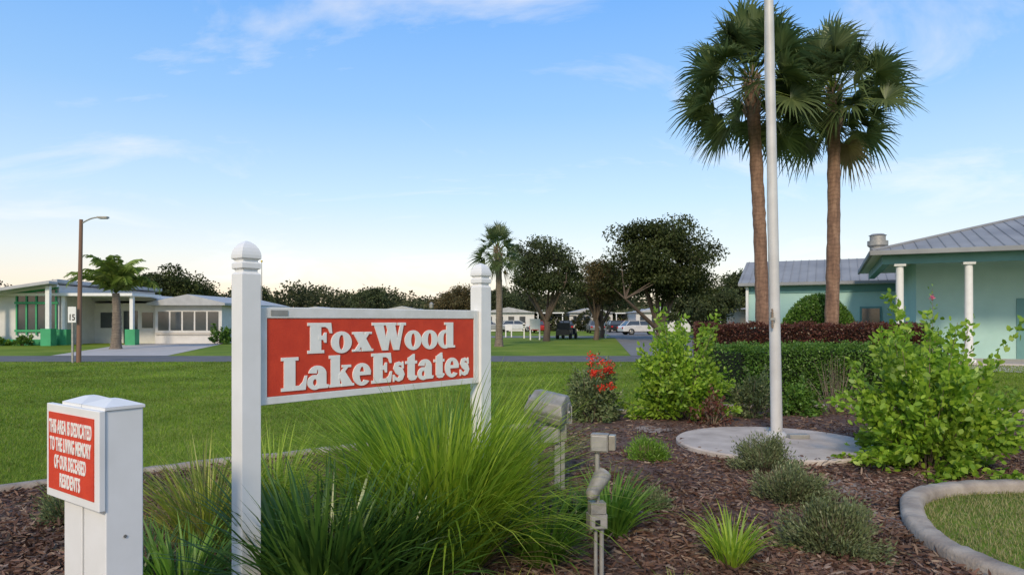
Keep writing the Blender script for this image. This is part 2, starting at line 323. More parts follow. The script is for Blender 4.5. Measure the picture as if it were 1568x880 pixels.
sheet('street',[(-120,24.6),(6.5,24.6),(8,27),(9.5,28.6),(-120,28.6)],.006,'asphalt')
sheet('side_street',[(5,28.7),(11,28.7),(14.5,60),(23,160),(17,160),(9,60)],.010,'road_light')
sheet('cross_street',[(-90,58),(60,58),(60,64),(-90,64)],.014,'road_light')
sheet('driveway',[(-33,28.7),(-24.7,28.7),(-26,33),(-34,33)],.010,'driveway')
sheet('driveway',[(-19.4,28.7),(-14.5,28.7),(-18.5,44),(-24.5,44)],.010,'driveway')
sheet('building_walk',[(12.5,20.5),(24,15.5),(27,20),(15.5,27)],.006,'driveway')
# ------------------------------------------------------------------ main sign
def ringseg(b,cx,cy,ox,oy,ix,iy,a0,a1,y0,y1,mat,f,n=28,tilt=0.0):
    P=[]; 
    for i in range(n+1):
        t=a0+(a1-a0)*i/n; P.append(((cx+ox*math.cos(t),cy+oy*math.sin(t)),(cx+ix*math.cos(t+tilt),cy+iy*math.sin(t+tilt))))
    vs=[]
    for o,i_ in P:
        for y in(y0,y1):
            for q in(o,i_): u,w=f(q); vs.append((u,y,w))
    fs=[]
    for i in range(n):
        a=i*4; c=a+4
        fs+=[(a,a+1,c+1,c),(a+2,c+2,c+3,a+3),(a,c,c+2,a+2),(a+1,a+3,c+3,c+1)]
    fs+=[(0,2,3,1),(n*4,n*4+1,n*4+3,n*4+2)]
    b.raw(vs,fs,mat)
TAU=2*math.pi
def q(x0,y0,x1,y1): return ('p',[(x0,y0),(x1,y0),(x1,y1),(x0,y1)])
def rg(cx,cy,ox,oy,ix,iy,a0=0,a1=360,tilt=0): return ('r',cx,cy,ox,oy,ix,iy,R(a0),R(a1),tilt)
def stroke(pts,ws):
    Lp=[];Rp=[]
    for i,p in enumerate(pts):
        a=pts[max(i-1,0)];c=pts[min(i+1,len(pts)-1)]; dx,dy=c[0]-a[0],c[1]-a[1]; l=math.hypot(dx,dy); nx,ny=-dy/l,dx/l
        Lp.append((p[0]+nx*ws[i]/2,p[1]+ny*ws[i]/2)); Rp.append((p[0]-nx*ws[i]/2,p[1]-ny*ws[i]/2))
    return ('s',Lp,Rp)
Sg=[stroke([(.45,.50),(.41,.58),(.30,.62),(.18,.58),(.15,.48),(.24,.39),(.35,.32),(.41,.22),(.37,.12),(.26,.06),(.14,.10),(.07,.19)],[.06,.10,.13,.18,.23,.28,.29,.25,.20,.14,.11,.06]),('p',[(.42,.44),(.5,.44),(.48,.68),(.43,.68)]),('p',[(.03,.0),(.08,0),(.10,.24),(.02,.24)])]
FT=('p',[(.34,1),(.80,1),(.84,.65),(.76,.65),(.70,.79),(.60,.86),(.34,.86)])
MA=('p',[(.36,.43),(.52,.44),(.57,.34),(.64,.34),(.64,.68),(.57,.68),(.52,.58),(.36,.58)])
G={'F':(.78,[q(0,0,.56,.10),('p',[(.09,.04),(.46,.04),(.46,.96),(.09,.96)]),q(0,.90,.4,1),FT,MA]),
'o':(.72,[rg(.36,.34,.37,.37,.095,.25,tilt=-.15)]),
'x':(.72,[('p',[(.02,.66),(.39,.66),(.77,.02),(.40,.02)]),('p',[(.52,.66),(.67,.66),(.22,.02),(.07,.02)]),q(0,.60,.42,.68),q(.44,.60,.75,.68),q(0,0,.32,.08),q(.36,0,.80,.08)]),
'W':(1.33,[('p',[(.06,.98),(.44,.98),(.66,0),(.41,0)]),('p',[(.45,0),(.64,0),(.82,.96),(.68,.96)]),('p',[(.54,.98),(.92,.98),(1.12,0),(.87,0)]),('p',[(.92,0),(1.10,0),(1.31,.98),(1.17,.98)]),q(0,.90,.50,1),q(.49,.90,1.0,1),q(1.05,.90,1.40,1)]),
'd':(.80,[rg(.34,.34,.35,.37,.09,.25),q(.40,.02,.73,.98),q(.30,.90,.73,1),q(.40,0,.82,.09)]),
'L':(.84,[q(0,0,.45,.10),q(.09,.04,.46,.96),q(0,.90,.56,1),('p',[(.38,0),(.80,0),(.86,.43),(.78,.43),(.71,.25),(.60,.14),(.38,.14)])]),
'a':(.72,[rg(.25,.20,.26,.23,.07,.10,tilt=-.2),q(.34,.02,.65,.46),rg(.34,.45,.31,.26,.03,.14,0,172),('p',[(.36,0),(.70,0),(.75,.10),(.65,.12),(.36,.12)])]),
'k':(.86,[q(.07,.02,.40,.98),q(0,0,.47,.09),q(0,.90,.40,1),('p',[(.34,.20),(.34,.38),(.61,.66),(.76,.66)]),q(.47,.60,.82,.68),('p',[(.36,.38),(.55,.52),(.91,.02),(.50,.02)]),q(.45,0,.93,.08)]),
'e':(.70,[rg(.35,.34,.36,.37,.10,.25,8,322,-.12),q(.10,.31,.69,.43)]),
'E':(.84,[q(0,0,.45,.10),q(.09,.04,.46,.96),q(0,.90,.4,1),FT,MA,('p',[(.34,0),(.80,0),(.86,.37),(.78,.37),(.71,.22),(.60,.14),(.34,.14)])]),
's':(.54,Sg),'t':(.54,[q(.11,.10,.43,.80),('p',[(.11,.78),(.43,.78),(.43,.92),(.36,.92)]),q(0,.58,.53,.68),('p',[(.13,.14),(.16,.03),(.26,-.01),(.44,.0),(.55,.11),(.50,.16)])])}
def word(b,txt,u0,u1,z0,cap,yf,gap=.03):
    tot=sum(G[c][0] for c in txt)+gap*(len(txt)-1); sx=(u1-u0)/tot; x=0; st=0
    for c in txt:
        w,parts=G[c]
        for p in parts:
            st=(st+1)%9; y1=yf-.0035-.0003*st
            f=lambda t,x=x: (u0+(x+t[0])*sx, z0+t[1]*cap)
            if p[0]=='p': b.prism([f(t) for t in p[1]],y1,yf+.001,'letter')
            elif p[0]=='r': ringseg(b,*p[1:7],p[7],p[8],y1,yf+.001,'letter',f,tilt=p[9])
            else:
                Lp,Rp=p[1],p[2]; n=len(Lp); vs=[]
                for i in range(n):
                    for y in(y1,yf+.001):
                        for t in(Lp[i],Rp[i]): a=f(t); vs.append((a[0],y,a[1]))
                fs=[]
                for i in range(n-1):
                    a=i*4;c2=a+4; fs+=[(a,a+1,c2+1,c2),(a,c2,c2+2,a+2),(a+1,a+3,c2+3,c2+1)]
                b.raw(vs,fs,'letter')
        x+=w+gap
so=(-1.23,3.16,0); sa=math.atan2(.769,.639)
sign=empty('community_sign',so)
for nm,u in(('post_left',0),('post_right',1.61)):
    b=B(so,sa); h=.047
    b.sqlathe((u,0),[(h,-.05),(h,1.712),(h*.78,1.722),(h*.78,1.732),(h*1.0,1.738),(h*1.0,1.762),(h*.8,1.768),(h*.8,1.776),(h*1.04,1.784),(h*1.04,1.80),(h*.98,1.815),(h*.85,1.832),(h*.62,1.848),(h*.34,1.860),(h*.08,1.866)],'white')
    b.build(nm,sign,.002)
b=B(so,sa); b.b2(.046,1.564,-.017,.017,1.10,1.562,'whiteold'); b.build('board',sign,.004)
b=B(so,sa)
b.b2(.092,1.518,-.0205,-.0172,1.138,1.508,'red'); b.build('red_field',sign,.001)
b=B(so,sa); 
b.b2(.049,.090,-.026,-.0173,1.102,1.560,'whiteold'); b.b2(1.520,1.561,-.026,-.0173,1.102,1.560,'whiteold')
b.b2(.0905,1.5195,-.025,-.0173,1.102,1.136,'whiteold'); b.b2(.0905,1.5195,-.025,-.0173,1.510,1.560,'whiteold'); b.build('frame',sign,.002)
b=B(so,sa); word(b,'FoxWood',.310,1.345,1.5-.166,.153,-.0206); word(b,'LakeEstates',.165,1.478,1.5-.343,.163,-.0206); b.build('lettering',sign)
b=B(so,sa); b.b2(.11,.20,-.028,-.0262,1.522,1.548,'galv'); b.build('maker_plate',sign)
# ------------------------------------------------------------------ memorial sign
mo=(-1.806,2.65,0); ma=math.atan2(-.58,.81)
ms=empty('memorial_sign',mo)
b=B(mo,ma)
for x0,x1 in((.095,.245),(.262,.435)):
    b.b2(x0,x1,.024,.155,-.05,1.178,'white')
b.build('posts',ms,.004)
b=B(mo,ma)
for x0,x1 in((.09,.25),(.257,.440)):
    xc=(x0+x1)/2; hx=(x1-x0)/2
    b.b2(x0,x1,.019,.160,1.1785,1.190,'white')
    b.raw([(x0,.019,1.1905),(x1,.019,1.1905),(x1,.160,1.1905),(x0,.160,1.1905),(xc-hx*.25,.075,1.212),(xc+hx*.25,.075,1.212),(xc+hx*.25,.105,1.212),(xc-hx*.25,.105,1.212)],[(0,1,5,4),(1,2,6,5),(2,3,7,6),(3,0,4,7),(4,5,6,7)],'white')
b.build('post_caps',ms,.002)
b=B(mo,ma); b.b2(0,.44,0,.0225,.825,1.180,'white'); b.build('panel',ms,.003)
b=B(mo,ma); b.b2(.028,.405,-.004,-.0003,.858,1.150,'red'); b.build('red_plate',ms)
for i,t in enumerate(['THIS AREA IS DEDICATED','TO THE LIVING MEMORY','OF OUR DECEASED','RESIDENTS']):
    cu=bpy.data.curves.new('text_line','FONT'); cu.body=t; cu.size=.062; cu.align_x='CENTER'; cu.extrude=.001; cu.offset=.0018; cu.space_character=1.08; cu.materials.append(M['letter'])
    o=link(bpy.data.objects.new('text_line',cu)); bpy.context.view_layer.update()
    w=o.dimensions.x; tw=[.355,.345,.265,.17][i]
    pos=B(mo,ma).T((.2165,-.0052,1.075-i*.066)); o.scale=(tw/w,1.12,1)
    par(o,ms); o.rotation_euler=(R(90),0,ma); o.location=pos
b=B(mo,ma)
for x in(.15,.34): b.cyl((.4355,.09,.72),(.438,.09,.72),.006,.006,'galv',8)
b.build('bolts',ms)
# ------------------------------------------------------------------ flagpole
fp=empty('flagpole',(3.34,8.61,0))
b=B((3.34,8.61,0)); lean=-.018
N=9; 
for i in range(N):
    z0=.06+i*1.1; z1=z0+1.1; r0=.072-.0035*i; b.cyl((lean*z0,0,z0),(lean*z1,0,z1),r0,r0-.0035,'pole',24,cap=(i==N-1))
b.cyl((0,0,.055),(0,0,.10),.13,.09,'pole',24); b.build('pole',fp)
b=B((3.34,8.61,0)); b.cyl((lean*10,0,9.95),(lean*10,0,10.15),.08,.08,'yellow',16); b.build('finial',fp)
b=B((3.34,8.61,0)); b.b2(-.10,-.075,-.1,-.06,1.42,1.60,'galv'); b.b2(-.125,-.06,-.115,-.09,1.50,1.53,'galv')
pr=None
for i in range(60):
    z=1.5+i*.14; p=(lean*z-.088+.006*math.sin(i*.5),-.07,z)
    if pr: b.cyl(pr,p,.005,.005,'galv',5,cap=False)
    pr=p
for i in range(8): b.cyl((-.09,-.10,1.40+i*.03),(-.10,-.095,1.43+i*.03),.012,.012,'twig',6)
b.build('halyard_and_cleat',fp)
b=B((3.5,8.35,.06)); b.b2(-.12,.12,-.06,.06,0,.05,'galv'); b.build('ground_box',fp,.005)
# ------------------------------------------------------------------ lights
def flood():
    e=empty('flood_light',(.3,6.1,0))
    b=B((0,0,0)); b.b2(.175,.235,6.30,6.36,0,.60,'galv'); b.b2(.375,.425,6.0,6.05,0,.50,'galv'); b.b2(.43,.465,6.005,6.045,0,.47,'galv')
    b.b2(.16,.25,6.28,6.38,.52,.61,'fixture'); b.build('posts',e,.003)
    b=B(); b.b2(.255,.42,5.97,6.09,.42,.575,'fixture'); b.b2(.265,.41,5.955,5.969,.43,.565,'galv'); b.b2(.425,.48,5.99,6.06,.44,.58,'fixture'); b.build('junction_box',e,.006)
    o=(.33,6.05,.735); rz=R(-24); b=B(o,rz); rot=Matrix.Rotation(R(10),3,'Y')@Matrix.Rotation(R(14),3,'X')
    prof=[(-.13,-.085),(-.155,.0),(-.12,.085),(.0,.13),(.11,.10),(.14,.0),(.10,-.10)]
    vs=[rot@Vector((sx*(.185 if y<.05 else .165)*(1 if z<.05 else .82),y,z)) for sx in(-1,1) for y,z in prof]; k=len(prof)
    b.raw(vs,[tuple(range(k)),tuple(range(2*k-1,k-1,-1))]+[(i,i+k,(i+1)%k+k,(i+1)%k) for i in range(k)],'fixture'); b.build('lamp_head',e,.012)
    b=B(o,rz)
    for s in(-1,1): b.box(rot@Vector((s*.188,-.02,.0)),(.008,.03,.17),'galv',rot); b.cyl(rot@Vector((s*.18,-.02,0)),rot@Vector((s*.205,-.02,0)),.014,.014,'galv',10)
    b.box(rot@Vector((0,-.150,-.055)),(.345,.014,.055),'lens',rot@Matrix.Rotation(R(14),3,'X'))
    b.box(rot@Vector((0,-.02,-.108)),(.33,.21,.012),'lens',rot@Matrix.Rotation(R(-4),3,'X'))
    b.build('lens_frame',e,.003)
    b=B((.33,6.05,0)); b.b2(-.2,-.19,-.02,.02,.60,.74,'galv'); b.b2(.19,.20,-.02,.02,.60,.74,'galv'); b.b2(-.2,.2,-.02,.02,.586,.599,'galv'); b.cyl((0,0,.56),(0,0,.6),.03,.03,'galv'); b.build('bracket',e)
flood()
e=empty('spot_light',(.49,3.9,0))
b=B((.49,3.9,0)); b.cyl((-.012,0,0),(-.012,0,.33),.011,.011,'galv'); b.cyl((.022,0,0),(.022,.0,.33),.013,.013,'galv'); b.build('conduits',e)
b=B((.49,3.9,0),R(10)); b.b2(-.058,.045,-.04,.04,.318,.40,'fixture'); b.b2(-.052,.039,-.048,-.0405,.325,.393,'galv'); b.b2(-.05,.04,-.035,.035,.402,.465,'fixture'); b.b2(-.03,.0,-.052,-.049,.34,.375,'black'); b.build('outlet_box',e,.004)
b=B((.49,3.9,0)); b.cyl((0,0,.465),(0,0,.53),.012,.012,'galv'); b.cyl((-.045,-.05,.515),(.03,.04,.605),.034,.050,'fixture',20); b.cyl((.03,.04,.605),(.037,.049,.615),.050,.050,'galv',20); b.cyl((.0375,.0495,.6155),(.04,.052,.618),.044,.044,'lens',20); b.cyl((-.045,-.05,.515),(-.058,-.065,.50),.034,.012,'fixture',20)
b.cyl((.0,.03,.56),(.0,.03,.75),.014,.014,'galv'); b.build('lamp_head',e)
b=B((.51,3.92,0),R(-15)); b.b2(-.055,.045,-.035,.035,.748,.85,'fixture'); b.b2(-.05,.04,-.043,-.0355,.755,.843,'galv'); b.b2(.047,.085,-.03,.03,.76,.845,'lens'); b.build('photocell_box',e,.004)
# ------------------------------------------------------------------ planting
clump('ornamental_grass',-.42,4.15,2100,1.33,.012,'grassclump',.24,.08,.70,.4,1.8,120)
clump('ornamental_grass',-.62,4.5,700,1.12,.012,'grassclump',.15,.1,.8,.4,1.7,20)
clump('lily_clump',-.93,3.35,560,.92,.021,'lily',.17,.1,.80,.3,1.4,25)
clump('lily_clump',-.68,3.50,300,.85,.021,'lily',.15,.1,.80,.3,1.4,10)
clump('ornamental_grass',-2.0,4.5,520,.85,.009,'grassyellow',.16,.15,.9,.5,1.6,80)
clump('ornamental_grass',-1.70,4.9,360,.85,.010,'grassclump',.12,.15,.9,.4,1.4,30)
clump('lily_clump',-1.72,3.55,260,.55,.015,'lily2',.15,.2,.9,.5,1.6,20)
clump('lily_clump',-2.05,3.75,160,.45,.012,'lily',.15,.2,.9,.5,1.6,10)
clump('lily_clump',.18,4.2,280,.54,.016,'lily2',.10,.2,.85,.5,1.7,12)
clump('lily_clump',.70,4.75,260,.52,.015,'lily2',.09,.15,.8,.5,1.6,16)
clump('lily_clump',.45,4.9,120,.40,.012,'lily',.09,.15,.8,.5,1.6,8)
clump('daylily_clump',1.33,4.15,120,.42,.013,'grassclump',.07,.05,.7,.4,1.8,24)
clump('small_grass_tuft',-.05,3.35,120,.3,.008,'grassyellow',.15,.3,1.1,.3,1.2,40)
clump('small_grass_tuft',-3.55,5.6,160,.3,.006,'grassyellow',.2,.3,1.1,.3,1.2,60)
clump('small_grass_tuft',.9,3.7,60,.16,.006,'grassyellow',.1,.3,1.1,.3,1.2,20)
mound('lavender_mound',2.50,6.75,.33,.36,9500); mound('lavender_mound',2.30,5.65,.33,.28,9500)
mound('lavender_mound',2.08,4.45,.35,.30,12000); mound('lavender_mound',1.46,7.35,.23,.22,4000,'shrubmid')
mound('lavender_mound',1.12,5.4,.13,.13,1800); mound('lavender_mound',-3.3,5.1,.25,.2,3000,'olive')
mound('lavender_mound',.0,7.2,.3,.4,4000,'shrubmid')
shrub('hibiscus_shrub',2.55,10.4,.80,1.74,160,10500,.085,.047,'shrubbright',.28,.07,.12)
shrub('hibiscus_shrub',4.25,7.0,.88,1.74,150,11500,.085,.047,'shrubbright',.36,.055,.10)
shrub('hibiscus_shrub',5.2,8.2,.6,1.1,80,4500,.08,.045,'shrubmid',.3,.07,.12)
fs_=shrub('ixora_shrub',1.2,10.3,.52,.95,90,4500,.07,.03,'olive',.25,.06,.1)
fc=[]
for i in range(15):
    a=rng.uniform(0,TAU); c=np.array([1.30+.34*math.cos(a)*rng.uniform(.3,1),10.2+.36*math.sin(a)-.1,rng.uniform(.5,.98)]); fc.append(c+rng.normal(0,.03,(45,3)))
fc=np.concatenate(fc); V,F=leaves(fc,rng.normal(size=fc.shape),.033,.022,0,4); fast_mesh('flowers',V,F,M['flower'],fs_)
shrub('olive_shrub',3.7,10.6,.42,.95,60,3200,.06,.022,'olive',.25,.05,.1)
shrub('dark_shrub',4.55,10.8,.35,.62,60,3200,.06,.035,'hedge',.2,.05,.05)
shrub('purple_shrub',2.85,9.75,.28,.6,40,500,.06,.03,'hedgered',.3,.05,.1)
shrub('bare_shrub',5.2,11.0,.7,1.2,130,500,.05,.02,'olive',.3,.05,.05,.007)
pk=np.array([6.66*1,10.8,1.85])+rng.normal(0,.022,(22,3)); V,F=leaves(pk,rng.normal(size=pk.shape),.04,.03,0,6)
ps=shrub('rose_shrub',6.7,10.9,.35,1.75,30,1100,.06,.03,'shrubmid',.3,.05,.1); fast_mesh('flowers',V,F,M['pink'],ps)
def hedge(name,path,w,h,n,L,mat,core):
    e=empty(name,(path[0][0],path[0][1],0)); P=pts_smooth(path,6); b=B(); vs=[];k=len(P)
    for i,p in enumerate(P):
        dd=P[min(i+1,k-1)]-P[max(i-1,0)]; dd=dd/np.linalg.norm(dd); nr=np.array([-dd[1],dd[0]])
        for o,z in((-w/2+.06,0),(-w/2+.06,h-.06),(w/2-.06,h-.06),(w/2-.06,0)): vs.append((*(p+nr*o),z))
    fs=[(i*4+j,i*4+j+1,i*4+4+j+1,i*4+4+j) for i in range(k-1) for j in range(3)]+[(0,1,2,3),((k-1)*4,(k-1)*4+1,(k-1)*4+2,(k-1)*4+3)]
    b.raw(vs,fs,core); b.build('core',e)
    P=np.array(P); s=rng.uniform(0,k-1.001,n); i=s.astype(int); f=(s-i)[:,None]; p=P[i]*(1-f)+P[i+1]*f; dd=unit(P[i+1]-P[i]); nr=np.stack([-dd[:,1],dd[:,0]],1)
    side=rng.uniform(0,1,n); o=np.where(side<.35,rng.uniform(-.5,.5,n)*w,np.where(side<.75,-w/2,w/2)); z=np.where(side<.35,h,rng.uniform(.02,h,n))
    bump_=.03*np.sin(s*2.2)+.03*np.sin(s*5.1+1)
    z=z+np.where(side<.35,bump_,0)
    C=np.concatenate([p+nr*o[:,None],z[:,None]],1)+rng.normal(0,.035,(n,3))
    D=np.concatenate([nr*np.sign(o)[:,None]*.5,np.where(side<.35,1,.3)[:,None]],1)+rng.normal(0,.6,(n,3))
    V,F=leaves(C,D,L*rng.uniform(.6,1.2,n),L*.5,.1,6); fast_mesh('foliage',V,F,M[mat],e)
    m=1500; s=np.concatenate([np.zeros(m//2),np.full(m//2,k-1.002)]); i=s.astype(int); p=P[i]; dd=unit(P[i+1]-P[i]); nr=np.stack([-dd[:,1],dd[:,0]],1); sg=np.where(s<1,-1,1)[:,None]
    C=np.concatenate([p+nr*rng.uniform(-.5,.5,(m,1))*w,rng.uniform(.02,h,(m,1))],1)+rng.normal(0,.03,(m,3)); D=np.concatenate([dd*sg,np.zeros((m,1))],1)+rng.normal(0,.6,(m,3))
    V,F=leaves(C,D,L*rng.uniform(.6,1.2,m),L*.5,.1,6); fast_mesh('end_foliage',V,F,M[mat],e); return e
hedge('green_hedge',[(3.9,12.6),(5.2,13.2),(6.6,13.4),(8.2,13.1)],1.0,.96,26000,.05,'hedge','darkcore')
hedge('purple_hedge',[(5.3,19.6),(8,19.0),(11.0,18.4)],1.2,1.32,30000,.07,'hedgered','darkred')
def ballbush(name,x,y,r,h,n):
    e=empty(name,(x,y,0)); a=rng.uniform(0,TAU,n); el=np.arcsin(rng.uniform(0,1,n)); u=np.stack([np.cos(el)*np.cos(a),np.cos(el)*np.sin(a),np.sin(el)],1)
    C=u*np.array([r,r,h])*rng.uniform(.93,1.03,(n,1))+np.array([x,y,0]); V,F=leaves(C,u+rng.normal(0,.5,(n,3)),.09*rng.uniform(.6,1.2,n),.045); fast_mesh('foliage',V,F,M['hedge'],e)
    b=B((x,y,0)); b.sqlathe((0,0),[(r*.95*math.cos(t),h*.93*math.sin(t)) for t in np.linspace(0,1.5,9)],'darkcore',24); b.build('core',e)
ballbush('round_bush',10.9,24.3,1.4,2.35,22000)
# ------------------------------------------------------------------ palms
def trunk(name,pts,r0,r1,mat,e,seg=18,flare=.12):
    P=[Vector(p) for p in pts_smooth([np.array(p) for p in pts],26)]; n=len(P); vs=[]
    for i,p in enumerate(P):
        t=i/(n-1); r=r0+(r1-r0)*t+flare*math.exp(-t*14)+random.uniform(-.012,.012)
        for j in range(seg):
            a=TAU*j/seg; rr_=r*(1+random.uniform(-.035,.035)); vs.append((p.x+rr_*math.cos(a),p.y+rr_*math.sin(a),p.z))
    b=B(); b.raw(vs,[(i*seg+j,i*seg+(j+1)%seg,(i+1)*seg+(j+1)%seg,(i+1)*seg+j) for i in range(n-1) for j in range(seg)],mat,True); b.build(name,e)
def fan_palm(name,base,top,r,cr,nf,nseg=36,mat='palm',dead=2,tmat='ptrunk',boots=True):
    e=empty(name,(base[0],base[1],0)); mid=((base[0]+top[0])/2+.05,(base[1]+top[1])/2,top[2]/2)
    trunk('trunk',[(base[0],base[1],-.05),mid,top],r,r*.86,tmat,e)
    b=B(); tp=Vector(top); V=[];F=[]; VD=[];FD=[]
    if boots:
        for i in range(50):
            a=i*2.4; z=tp.z-1.1+i*.026; p0=Vector((tp.x+r*.75*math.cos(a),tp.y+r*.75*math.sin(a),z)); b.cyl(p0,p0+Vector((math.cos(a)*.14,math.sin(a)*.14,.28)),.05,.02,'twig',5)
    for i in range(nf):
        isdead=i<dead
        az=i*2.39996+random.uniform(-.25,.25); f=(i+.5)/nf
        el=R(-55+ 138*f**.9) if not isdead else R(random.uniform(-80,-65)); el+=random.uniform(-.12,.12)
        d=Vector((math.cos(az)*math.cos(el),math.sin(az)*math.cos(el),math.sin(el)))
        pl=cr*.54*random.uniform(.8,1.1); h0=tp+Vector((0,0,-.15+.4*f)); hub=h0+d*pl-Vector((0,0,.14*pl*math.cos(el)))
        b.cyl(h0+d*.1,hub,.022,.012,'palmbright' if not isdead else 'palmdead',5,cap=False)
        ax=(d-Vector((0,0,.3*math.cos(el)))).normalized(); sd=ax.cross(Vector((0,0,1))); 
        if sd.length<.1: sd=Vector((1,0,0))
        sd.normalize(); roll=random.uniform(-.9,.9); up=sd.cross(ax).normalized(); sd,up=(sd*math.cos(roll)+up*math.sin(roll)),(up*math.cos(roll)-sd*math.sin(roll))
        fr=cr*.47*random.uniform(.85,1.12)*(.75 if isdead else 1)
        tv,tf=(VD,FD) if isdead else (V,F)
        for k in range(nseg):
            al=R(-135+270*(k+.5)/nseg)+random.uniform(-.04,.04); ln=fr*(1.0-.22*abs(al)/2.3)*random.uniform(.88,1.06)
            dr=ax*math.cos(al)+sd*math.sin(al)+up*(.4*abs(math.sin(al))+.15); dr.normalize(); wd=(sd*math.cos(al)-ax*math.sin(al))
            dp=random.uniform(.18,.46)*(2.2 if isdead else 1); w0=fr*.075
            n0=len(tv)
            for t,w in((.0,.25),(.36,1),(.7,.5),(1,.05)):
                p=hub+dr*ln*t-Vector((0,0,dp*ln*t**2.8)); tv+= [p-wd*w0*w*.5,p+wd*w0*w*.5]
            for j in range(3): tf.append((n0+2*j,n0+2*j+1,n0+2*j+3,n0+2*j+2))
    b.build('petioles',e)
    fast_mesh('fronds',np.array([tuple(v) for v in V]),np.array(F),M[mat],e)
    if VD: fast_mesh('dead_fronds',np.array([tuple(v) for v in VD]),np.array(FD),M['palmdead'],e)
fan_palm('cabbage_palm_tree',(8.13,22),(7.72,22,9.15),.22,2.85,60,dead=0)
fan_palm('cabbage_palm_tree',(10.5,22.5),(10.6,22.5,8.85),.22,2.7,60,dead=1)
fan_palm('cabbage_palm_tree',(-.75,39),(-.8,39,5.4),.2,1.85,44,22,tmat='ptrunk2')
def queen_palm(name,x,y,h,L,nf):
    e=empty(name,(x,y,0)); trunk('trunk',[(x,y,-.05),(x+.05,y,h*.5),(x,y,h)],.26,.17,'ptrunk2',e); V=[];F=[];b=B()
    for i in range(nf):
        az=i*2.4; el=R(38+52*((i*7)%nf)/nf); p=Vector((x,y,h)); Lf=L*random.uniform(.8,1.1); bend=random.uniform(1.5,2.4)
        for k in range(16):
            t=k/15; e2=el-bend*t**2.0; d=Vector((math.cos(az)*math.cos(e2),math.sin(az)*math.cos(e2),math.sin(e2))); pn=p+d*Lf/15
            b.cyl(p,pn,.02*(1-t)+.006,.02*(1-t)+.004,'palmbright',4,cap=False)
            if k>1:
                sd=Vector((-math.sin(az),math.cos(az),0))
                for s in(-1,1):
                    for m_ in range(3):
                        q0=p+d*Lf/15*m_*.33; ll=.6*math.sin(math.pi*(.15+.8*t)); dr=(sd*s+d*.7+Vector((0,0,random.uniform(-.5,.5)))).normalized(); n0=len(V)
                        V+=[q0-d*.03,q0+d*.03,q0+dr*ll*.6+d*.02-Vector((0,0,.12*ll)),q0+dr*ll-Vector((0,0,.45*ll))]; F.append((n0,n0+1,n0+2,n0+3))
            p=pn
    b.build('rachises',e); fast_mesh('fronds',np.array([tuple(v) for v in V]),np.array(F),M['palmbright'],e)
queen_palm('queen_palm_tree',-20.6,35.5,2.9,2.6,24)
# ------------------------------------------------------------------ trees
def tree(name,x,y,h,cr,mat,ncl=42,nl=22000,L=.22,low=.3,tr=.25,clr=.16):
    e=empty(name,(x,y,0)); b=B(); ch=h*(1-low); cz=h*low+ch*.5
    b.cyl((x,y,-.1),(x+.1,y,h*low*.6),tr*1.3,tr,'bark',10,cap=False); b.cyl((x+.1,y,h*low*.6),(x,y,h*low),tr,tr*.85,'bark',10,cap=False)
    C=[]
    for i in range(ncl):
        u=rng.normal(size=3); u/=np.linalg.norm(u); rr_=rng.uniform(.25,1)**.6*rng.uniform(.7,1.1)
        if u[2]<-.5: u[2]*=.5
        taper=1-.25*max(0,u[2])
        C.append((x+u[0]*cr*rr_*taper,y+u[1]*cr*rr_*taper,cz+u[2]*ch*.48*rr_))
    C=np.array(C); R_=rng.uniform(.55,1.4,ncl)*clr*(cr+ch*.5)
    p0=Vector((x,y,h*low))
    hubs=[Vector((x+rng.normal(0,cr*.3),y+rng.normal(0,cr*.3),h*low+ch*rng.uniform(.2,.6))) for _ in range(7)]
    for q_ in hubs: b.cyl(p0-Vector((0,0,.3)),q_,tr*.6,tr*.3,'bark',7,cap=False)
    for c in C:
        c=Vector(c); hb=min(hubs,key=lambda q_:(q_-c).length); b.cyl(hb,c,tr*.25,tr*.06,'bark',5,cap=False)
    b.build('trunk_and_limbs',e)
    idx=rng.integers(0,ncl,nl); u=unit(rng.normal(size=(nl,3))); rad=rng.uniform(.1,1,nl)**.6*1.02
    P=C[idx]+u*(R_[idx]*rad)[:,None]*np.array([1.25,1.25,.7]); D=u*.4+rng.normal(0,.6,(nl,3)); D[:,2]-=.1
    V,F=leaves(P,D,L*rng.uniform(.5,1.15,nl),L*.55,.15,4); fast_mesh('foliage',V,F,M[mat],e); return e
tree('oak_tree',2.45,49,8.1,2.8,'treeleaf2',74,22000,.20,.20,.22,.125)
tree('magnolia_tree',10.8,50,9.9,4.1,'treeleaf',105,44000,.23,.10,.3,.11)
tree('elm_tree',6.4,52,6.6,2.3,'treewarm',50,7500,.18,.25,.18,.15)
tree('oak_tree',7.6,58,6.2,2.3,'treeleaf2',40,9000,.22,.2,.18,.14)
tree('oak_tree',-40,80,7.6,5.0,'treeleaf',64,26000,.35,.10,.3,.15)
tree('oak_tree',-44.5,84,6.8,3.7,'treeleaf',44,15000,.35,.1,.3,.16)
tree('oak_tree',-33,86,6.4,3.4,'treeleaf2',44,13000,.35,.1,.3,.16)
tree('elm_tree',-50,90,6.0,3.0,'treewarm',40,8000,.35,.1,.3,.16)
tree('oak_tree',24,70,7.3,4.5,'treeleaf2',50,18000,.3,.1,.3,.15)
tree('oak_tree',17.5,64,5.2,3.5,'treeleaf2',40,14000,.3,.1,.3,.15)
tree('elm_tree',-8,95,6.8,3.6,'treewarm',46,9000,.3,.15,.2,.15)
tree('oak_tree',-21,100,6.8,3.6,'treeleaf2',46,11000,.3,.15,.2,.15)
tree('oak_tree',-2,100,6.5,3.6,'treeleaf2',46,11000,.3,.15,.2,.15)
